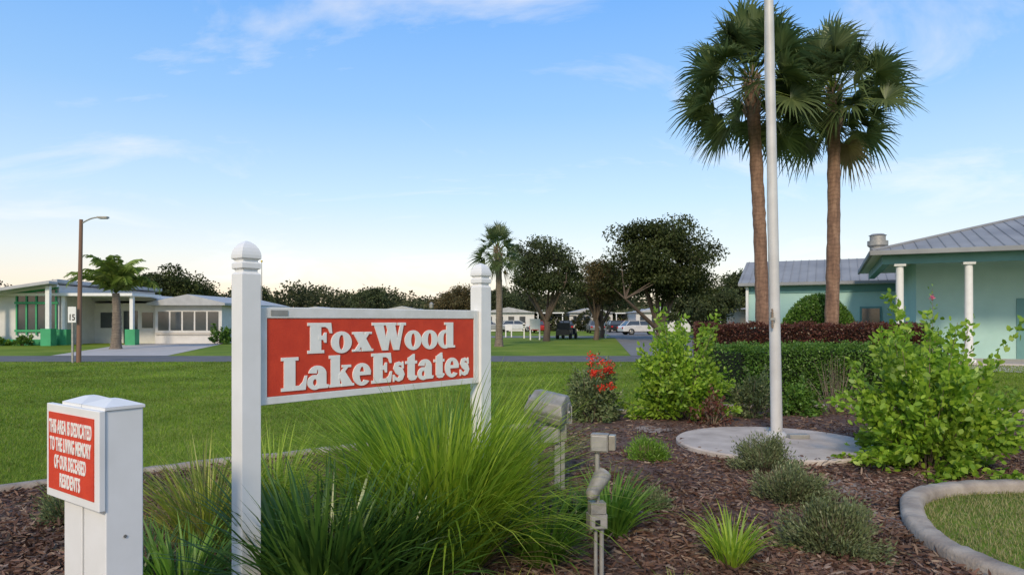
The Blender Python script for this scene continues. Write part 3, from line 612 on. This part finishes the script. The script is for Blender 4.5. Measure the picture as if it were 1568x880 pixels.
ncl=520; cx_=rng.uniform(-170,110,ncl); cy_=rng.uniform(118,150,ncl); top=6.9+1.3*np.sin(cx_*.12)+1.1*np.sin(cx_*.31+2)+rng.normal(0,.6,ncl); cr_=rng.uniform(1.8,4.2,ncl)
nl=170000; idx=rng.integers(0,ncl,nl); u=unit(rng.normal(size=(nl,3)))*(rng.uniform(.3,1.0,(nl,1))**.5)
P=np.stack([cx_[idx]+u[:,0]*cr_[idx],cy_[idx]+u[:,1]*cr_[idx],np.maximum(top[idx]*.55+u[:,2]*top[idx]*.43,.2)],1)+rng.normal(0,.12,(nl,3))
V,F=leaves(P,u*.3+rng.normal(0,.6,(nl,3)),.62*rng.uniform(.4,1.2,nl),.42,.1,4); fast_mesh('distant_trees',V,F,M['treeline'])
n=36;cx_=np.linspace(-60,30,n)+rng.normal(0,1.5,n)
idx=rng.integers(0,n,24000);u=unit(rng.normal(size=(24000,3))); tz=rng.uniform(2.2,4.4,n)
P=np.stack([cx_[idx]+u[:,0]*2,98+4*np.sin(cx_[idx])+u[:,1]*2,np.maximum(.1,tz[idx]*.5+u[:,2]*tz[idx]*.5)],1)
V,F=leaves(P,u+rng.normal(0,.6,P.shape),.5,.3,.1,4); fast_mesh('distant_bushes',V,F,M['treeline'])
# ------------------------------------------------------------------ clubhouse
def clubhouse():
    A=(12.65,24,0); a=R(-25); e=empty('clubhouse',A); L_,D_,ze,p=18,11,3.9,.29
    b=B(A,a); h=D_/2*p; zt=ze+.02
    vs=[(0,0,zt),(L_,0,zt),(L_,D_,zt),(0,D_,zt),(D_/2,D_/2,zt+h),(L_-D_/2,D_/2,zt+h)]
    b.raw(vs,[(0,1,5,4),(1,2,5),(2,3,4,5),(3,0,4)],'roof')
    x=.2
    while x<L_:
        s=min(x,D_/2,L_-x); b.cyl((x,0.01,zt+.015),(x,s,zt+.015+p*s),.022,.022,'roof',4,False); x+=.41
    y=.2
    while y<D_:
        s=min(y,D_-y); b.cyl((.01,y,zt+.015),(s,y,zt+.015+p*s),.022,.022,'roof',4,False); y+=.41
    b.cyl((0,0,zt+.02),(D_/2,D_/2,zt+h+.02),.06,.06,'roof',6); b.build('roof',e)
    b=B(A,a); b.b2(-.06,L_,-.10,0,ze-.13,ze+.03,'roof'); b.b2(-.09,-.0,0.002,D_,ze-.13,ze+.03,'roof'); b.build('gutter',e,.01)
    b=B(A,a); b.b2(.03,L_,.02,D_-.02,ze-.10,ze-.04,'siding'); b.build('soffit',e)
    b=B(A,a); b.b2(.35,L_,.42,.68,ze-.42,ze-.102,'teal'); b.b2(.35,.60,.682,D_-1,ze-.42,ze-.102,'teal'); b.build('beam',e)
    b=B(A,a)
    for x in(.9,2.95,7.0,11.0):
        b.cyl((x,.55,0),(x,.55,ze-.50),.14,.12,'white',20); b.b2(x-.18,x+.18,.37,.73,ze-.50,ze-.422,'white'); b.b2(x-.19,x+.19,.36,.74,0,.16,'white')
    b.build('columns',e)
    b=B(A,a); b.b2(1.7,L_-.5,3.6,D_-.5,0,ze-.102,'aqua'); b.build('walls',e)
    b=B(A,a)
    b.b2(4.9,6.0,3.56,3.598,0,2.3,'teal'); b.b2(6.6,8.0,3.56,3.598,.9,2.3,'glass'); b.b2(6.5,8.1,3.53,3.558,.8,.9,'white'); b.b2(6.5,8.1,3.53,3.558,2.3,2.4,'white')
    b.build('door_and_window',e)
    b=B(A,a); b.b2(5.35,5.55,3.48,3.558,2.6,2.8,'black'); b.build('wall_lamp',e)
    b=B(A,a); b.b2(0,L_,.1,3.6,-.05,.07,'driveway'); b.build('porch_floor',e)
    A2=(12.25,37,0); b=B(A2,a); L2,ov,ze,p,hd=12.5,.5,3.5,.345,4.2
    b.raw([(0,0,ze),(L2,0,ze),(L2,hd,ze+p*hd),(0,hd,ze+p*hd),(0,2*hd,ze),(L2,2*hd,ze)],[(0,1,2,3),(3,2,5,4)],'roof')
    b.raw([(0,0,ze-.14),(L2,0,ze-.14),(L2,0,ze-.002),(0,0,ze-.002)],[(0,1,2,3)],'roof')
    x=.15
    while x<L2: b.cyl((x,0,ze+.015),(x,hd,ze+.015+p*hd),.022,.022,'roof',4,False); x+=.41
    b.build('wing_roof',e)
    b=B(A2,a); b.b2(.02,L2,.02,.5,ze-.16,ze-.13,'siding'); b.b2(.5,L2,.55,2*hd-.5,0,ze-.03,'aqua')
    b.raw([(.5,.55,ze-.03),(.5,2*hd-.55,ze-.03),(.5,hd,ze+p*hd-.12)],[(0,2,1)],'aqua'); b.b2(.45,L2,.50,.548,ze-.55,ze-.2,'teal'); b.build('wing_walls',e)
    b=B(A2,a); b.b2(5.9,6.9,.50,.548,1.0,2.2,'teal'); b.b2(6.0,6.8,.47,.498,1.1,2.1,'glass'); b.b2(8.2,8.35,.48,.548,0,3,'white'); b.b2(.36,.5,.36,.5,0,3.3,'white'); b.build('wing_window',e)
    b=B(A2,a); xx,yy=6.9,hd-.3; b.cyl((xx,yy,4.6),(xx,yy,5.55),.40,.40,'galv',20); b.cyl((xx,yy,5.5),(xx,yy,5.6),.40,.52,'galv',20); b.cyl((xx,yy,5.6),(xx,yy,5.85),.52,.52,'galv',20); b.cyl((xx,yy,5.85),(xx,yy,6.15),.40,.40,'galv',20); b.cyl((xx,yy,6.15),(xx,yy,6.24),.46,.30,'galv',20); b.build('roof_ventilator',e)
    b=B((15.0,22.5,0),a); b.b2(5.2,6.2,2.0,2.3,.0,.10,'yellow'); b.build('yellow_curb',e)
clubhouse()
# ------------------------------------------------------------------ houses left
def house_a():
    o=(-36,41,0); e=empty('green_trim_house',o); W_=8.8
    b=B(o); b.prism([(0,0),(W_,0),(W_,3.6),(0,2.25)],0,11,'siding'); b.build('walls',e)
    b=B(o); b.prism([(-.4,2.30),(W_+.35,3.72),(W_+.35,3.92),(-.4,2.52)],-.7,11.4,'roofw'); b.build('roof',e)
    b=B(o); b.prism([(4.0,2.85),(W_+.2,3.48),(W_+.2,3.60),(4.0,2.97)],-.5,-.3,'white')
    b.b2(6.35,8.70,-.06,-.002,.95,2.45,'glass')
    b.prism([(6.35,2.60),(8.70,2.60),(8.70,3.35),(6.35,2.98)],-.06,-.002,'glass'); b.build('windows',e)
    b=B(o)
    for i in range(5): b.b2(6.27+i*.59,6.36+i*.59,-.12,-.062,.6,2.45,'green')
    b.b2(6.2,8.8,-.13,-.064,2.47,2.60,'green'); b.b2(6.2,8.8,-.13,-.064,.80,.93,'green'); b.prism([(6.2,3.0),(8.8,3.40),(8.8,3.52),(6.2,3.12)],-.13,-.064,'green')
    for i in range(5): b.b2(6.27+i*.59,6.36+i*.59,-.12,-.062,2.60,2.98+i*.085,'green')
    b.b2(5.2,5.75,-1.2,-.7,0,1.0,'green'); b.b2(8.5,9.1,-1.2,-.7,0,1.0,'green'); b.b2(5.35,5.6,-1.05,-.85,1.0,3.0,'white'); b.b2(8.68,8.92,-1.05,-.85,1.0,3.5,'white'); b.b2(0,W_,-.2,-.01,0,.35,'green'); b.build('trim',e)
    b=B(o); b.prism([(4.6,2.95),(9.2,3.62),(9.2,3.76),(4.6,3.09)],-1.5,-.71,'roofw'); b.build('porch_roof',e)
house_a()
shrub('foundation_shrub',-28.6,40.0,.5,.7,30,900,.14,.08,'hedge'); shrub('foundation_shrub',-30.0,40.0,.6,.6,30,900,.14,.08,'shrubmid')
shrub('foundation_shrub',-18.4,43.0,.9,1.3,40,2000,.16,.09,'hedge')
def house_b():
    o=(-27.3,44,0); e=empty('white_mobile_home',o)
    b=B(o); b.b2(0,4.2,.5,12,0,2.6,'siding'); b.b2(4.3,8.6,0,12,0,2.5,'siding'); b.build('walls',e)
    b=B(o); b.prism([(4.0,2.45),(9.0,2.45),(9.0,2.6),(6.6,3.15),(4.0,2.62)],-.5,12.3,'roofw'); b.prism([(-.6,2.75),(4.3,2.75),(4.3,2.9),(1.9,3.25),(-.6,2.9)],.2,12.3,'roofw'); b.build('roof',e)
    b=B(o)
    for i in range(5): b.b2(4.5+i*.8,5.18+i*.8,-.03,-.001,.85,2.05,'glass')
    b.b2(.5,1.3,.46,.499,1.0,2.0,'glass'); b.b2(2.0,2.9,.46,.499,0,2.1,'glass'); b.b2(3.2,3.9,.46,.499,1.0,2.0,'glass'); b.build('windows',e)
    b=B(o); b.b2(4.35,8.55,-.07,-.031,.55,.70,'beige')
    b.b2(-4.2,4.6,-3.2,.2,2.95,3.12,'white')
    for x in(-4.0,.3,4.4): b.b2(x-.3,x+.3,-3.1,-2.6,0,.95,'green'); b.b2(x-.1,x+.1,-2.95,-2.75,.95,2.95,'white')
    b.b2(-4.0,.0,-1.6,-1.5,.0,.9,'beige'); b.build('carport',e)
house_b()
def far_house(x,y,w,d_,h,rz=0,wall='siding'):
    e=empty('mobile_home',(x,y,0)); b=B((x,y,0),rz); b.b2(0,w,0,d_,0,h,wall); b.build('walls',e)
    b=B((x,y,0),rz); b.prism([(-.3,h+.01),(w+.3,h+.01),(w/2,h+.75)],-.4,d_+.3,'roofw'); b.build('roof',e)
    b=B((x,y,0),rz)
    for i in range(int(w/1.6)): b.b2(.5+i*1.5,1.3+i*1.5,-.04,-.001,1.0,2.0,'glass')
    b.build('windows',e)
    b=B((x,y,0),rz); b.b2(w+.3,w+4,-.3,d_*.6,h-.1,h+.05,'white')
    for xx in(w+.5,w+3.8): b.b2(xx-.06,xx+.06,-.2,-.08,0,h-.1,'white')
    b.build('carport',e)
far_house(-4,92,7,12,2.5); far_house(8,95,6,12,2.5); far_house(16,88,7,12,2.5); far_house(-18,90,7,12,2.6); far_house(-30,92,7,12,2.6); far_house(22,62,9,8,2.5,0,'beige'); far_house(2,105,6,8,2.4); far_house(-50,60,9,9,2.5)
# ------------------------------------------------------------------ cars
def car(x,y,rz,mat,name='parked_car'):
    e=empty(name,(x,y,0)); b=B((x,y,0),rz)
    body=[(-2.2,.35),(-2.25,.75),(-2.1,.92),(-1.2,1.0),(1.0,.98),(1.9,.85),(2.2,.7),(2.22,.35)]
    b.prism(body,-.88,.88,mat); b.build('body',e,.05)
    b=B((x,y,0),rz)
    vs=[(-1.9,-.82,.97),(1.15,-.82,.97),(1.15,.82,.97),(-1.9,.82,.97),(-1.45,-.62,1.42),(.35,-.62,1.42),(.35,.62,1.42),(-1.45,.62,1.42)]
    b.raw(vs,[(0,1,5,4),(1,2,6,5),(2,3,7,6),(3,0,4,7)],'glass'); b.b2(-1.48,.38,-.64,.64,1.42,1.47,mat)
    for s in(-1,1):
        for px,pt in((-1.9,-1.45),(-.4,-.4),(1.15,.35)): b.cyl((px,s*.825,.97),(pt,s*.63,1.43),.035,.035,mat,4)
    b.build('cabin',e)
    b=B((x,y,0),rz)
    for wx in(-1.35,1.35):
        for s in(-1,1): b.cyl((wx,s*.70,.33),(wx,s*.90,.33),.33,.33,'tyre',20); b.cyl((wx,s*.9,.33),(wx,s*.91,.33),.19,.17,'hub',12)
    for s in(-1,1): b.b2(-2.28,-2.2,s*.72-.12,s*.72+.12,.65,.82,'taill'); b.b2(2.15,2.23,s*.65-.14,s*.65+.14,.6,.72,'lens')
    b.build('wheels_and_lights',e)
def cart(x,y,rz):
    e=empty('golf_cart',(x,y,0)); b=B((x,y,0),rz)
    b.prism([(-1.2,.3),(-1.2,.75),(-.2,.75),(-.1,.4),(.6,.4),(.75,.85),(1.15,.75),(1.2,.3)],-.55,.55,'carblack'); b.b2(-.85,.0,-.5,.5,.77,.88,'black'); b.b2(-.95,-.82,-.5,.5,.77,1.3,'black')
    b.b2(-1.15,.95,-.6,.6,1.80,1.86,'carblack')
    for px,s in((-1.1,-.5),(-1.1,.5),(.85,-.5),(.85,.5)): b.cyl((px,s,.75),(px*.95,s,1.8),.025,.025,'black',6)
    for wx in(-.8,.85):
        for s in(-1,1): b.cyl((wx,s*.45,.23),(wx,s*.62,.23),.23,.23,'tyre',16)
    b.build('cart_body',e)
cart(4.4,55,R(70)); car(13.2,70,R(12),'carwhite'); car(3.2,80,R(80),'carred'); car(6.5,82,R(85),'carblack'); car(9.8,80,R(90),'carsilver'); car(12.5,84,R(95),'carblack'); car(-3,84,R(0),'carsilver'); car(15.5,88,R(20),'carred'); car(0.5,88,R(10),'carwhite')
# ------------------------------------------------------------------ street furniture
sl=empty('street_lamp',(-15.3,24.1,0)); b=B((-15.3,24.1,0)); b.cyl((0,0,0),(.09,0,5.05),.085,.06,'wood',12); b.build('pole',sl)
b=B((-15.3,24.1,0)); pr=(.09,0,4.9)
for t in np.linspace(0,1,9)[1:]: p=(.09+.62*t,0,4.9+.22*math.sin(t*1.7)); b.cyl(pr,p,.025,.025,'galv',8); pr=p
b.box((.86,0,5.12),(.36,.16,.06),'galv'); b.box((.88,0,5.08),(.26,.12,.02),'lens'); b.build('arm_and_head',sl)
ss=empty('speed_limit_sign',(-15.4,23.9,0)); b=B((-15.4,23.9,0)); b.b2(-.03,.03,-.0,.04,0,1.98,'galv'); b.b2(-.14,.14,-.014,-.001,1.42,1.97,'white'); b.build('plate_and_post',ss)
cu=bpy.data.curves.new('numerals','FONT'); cu.body='15'; cu.size=.3; cu.align_x='CENTER'; cu.extrude=.001; cu.offset=.006; cu.materials.append(M['black']); o=link(bpy.data.objects.new('numerals',cu)); o.location=(-15.4,23.88,1.50); o.scale=(.8,1,1); o.rotation_euler=(R(90),0,0); par(o,ss)
def post_sign(name,x,y,h,w,hh,mat='white'):
    e=empty(name,(x,y,0)); b=B((x,y,0)); b.b2(-w/2,-w/2+.1,0,.1,0,h,mat); b.b2(w/2-.1,w/2,0,.1,0,h,mat); b.b2(-w/2,w/2,-.04,-.001,h-hh,h,mat); b.build('board_and_posts',e)
post_sign('yard_sign',1.75,52,1.6,.8,.8); post_sign('yard_sign',-.3,60,1.1,.6,.5)
def mailbox(x,y):
    b=B((x,y,0)); b.b2(-.05,.05,-.05,.05,0,1.0,'white'); b.b2(-.12,.12,-.25,.25,1.0,1.15,'white'); b.cyl((0,-.25,1.15),(0,.25,1.15),.12,.12,'white',14); b.cyl((.125,-.1,1.1),(.125,-.1,1.35),.01,.01,'carred',5); b.build('mailbox')
for x,y in((1.0,56.5),(7.8,56.8),(-5,57),(12.3,57)): mailbox(x,y)
b=B((-22,60,0)); b.cyl((0,0,0),(0,0,6.6),.05,.03,'galv',8); b.cyl((0,0,6.6),(0,0,6.75),.08,.08,'yellow',8); b.build('distant_flagpole')
b=B((-6.5,55,0)); b.cyl((0,0,0),(0,0,2.4),.06,.05,'black',8); b.sqlathe((0,0),[(.06,2.4),(.16,2.5),(.18,2.8),(.05,2.95)],'galv',8); b.build('lamp_post')
# ------------------------------------------------------------------ camera / light / world
cam=bpy.data.cameras.new('Camera'); co=link(bpy.data.objects.new('Camera',cam)); co.location=(0,0,1.5); co.rotation_euler=(R(90),0,0)
cam.lens=24; cam.sensor_width=36; cam.shift_y=.0319; cam.clip_end=4000; cam.clip_start=.05; scene.camera=co
el,azd=R(33),R(194)
sun=bpy.data.lights.new('sun','SUN'); sun.energy=2.7; sun.angle=R(9); sun.color=(1,.84,.62); su=link(bpy.data.objects.new('sun',sun))
sd=Vector((math.sin(azd)*math.cos(el),math.cos(azd)*math.cos(el),math.sin(el))); su.rotation_euler=(-sd).to_track_quat('-Z','Y').to_euler()
w=bpy.data.worlds.new('World'); scene.world=w; w.use_nodes=True; nt=w.node_tree; nt.nodes.clear(); LK=nt.links.new
out=nt.nodes.new('ShaderNodeOutputWorld'); sky=nt.nodes.new('ShaderNodeTexSky'); sky.sky_type='NISHITA'; sky.sun_disc=False; sky.sun_elevation=el; sky.sun_rotation=azd
bg1=nt.nodes.new('ShaderNodeBackground'); bg1.inputs[1].default_value=.05; LK(sky.outputs[0],bg1.inputs[0])
tc=nt.nodes.new('ShaderNodeTexCoord'); sep=nt.nodes.new('ShaderNodeSeparateXYZ'); LK(tc.outputs['Generated'],sep.inputs[0])
r=ramp(nt,[(0,(.72,.51,.36)),(.035,(.73,.62,.51)),(.09,(.64,.66,.66)),(.17,(.44,.60,.75)),(.29,(.24,.46,.77)),(.42,(.13,.36,.79)),(1,(.11,.24,.53))]); LK(sep.outputs[2],r.inputs[0])
def mth(op,a,b=None):
    n=nt.nodes.new('ShaderNodeMath'); n.operation=op
    for i,v in enumerate((a,b)):
        if v is None: continue
        if isinstance(v,(int,float)): n.inputs[i].default_value=v
        else: LK(v,n.inputs[i])
    return n.outputs[0]
den=mth('ADD',mth('MAXIMUM',sep.outputs[2],0),.22); cxn=mth('DIVIDE',sep.outputs[0],den); cyn=mth('DIVIDE',sep.outputs[1],den)
cb=nt.nodes.new('ShaderNodeCombineXYZ'); LK(cxn,cb.inputs[0]); LK(cyn,cb.inputs[1]); mp=nt.nodes.new('ShaderNodeMapping'); mp.inputs['Scale'].default_value=(1.4,1.9,1); mp.inputs['Rotation'].default_value=(0,0,-.35); mp.inputs['Location'].default_value=(12.3,5.1,0); LK(cb.outputs[0],mp.inputs[0])
nz=nt.nodes.new('ShaderNodeTexNoise'); nz.inputs['Scale'].default_value=.9; nz.inputs['Detail'].default_value=10; nz.inputs['Roughness'].default_value=.6; nz.inputs['Distortion'].default_value=.6; LK(mp.outputs[0],nz.inputs['Vector'])
cr=ramp(nt,[(.52,(0,0,0)),(.76,(1,1,1))]); LK(nz.outputs['Fac'],cr.inputs[0])
cf=mth('MULTIPLY',cr.outputs[0],.95)
mx=nt.nodes.new('ShaderNodeMix'); mx.data_type='RGBA'; LK(cf,mx.inputs[0]); LK(r.outputs[0],mx.inputs[6]); mx.inputs[7].default_value=(.74,.74,.77,1)
dt=nt.nodes.new('ShaderNodeVectorMath'); dt.operation='DOT_PRODUCT'; LK(tc.outputs['Generated'],dt.inputs[0]); dt.inputs[1].default_value=(-.30,.954,0)
g1=mth('POWER',mth('MAXIMUM',dt.outputs['Value'],0),8); g2=mth('EXPONENT' ,mth('MULTIPLY',mth('ABSOLUTE',sep.outputs[2]),-18)); gl=mth('MULTIPLY',g1,g2)
mg=nt.nodes.new('ShaderNodeMix'); mg.data_type='RGBA'; mg.blend_type='ADD'; LK(gl,mg.inputs[0]); LK(mx.outputs[2],mg.inputs[6]); mg.inputs[7].default_value=(.28,.11,.0,1)
bg2=nt.nodes.new('ShaderNodeBackground'); bg2.inputs[1].default_value=1.0; LK(mg.outputs[2],bg2.inputs[0])
ad=nt.nodes.new('ShaderNodeAddShader'); LK(bg1.outputs[0],ad.inputs[0]); LK(bg2.outputs[0],ad.inputs[1]); LK(ad.outputs[0],out.inputs[0])
scene.view_settings.view_transform='Standard'; scene.view_settings.look='None'; scene.view_settings.exposure=0
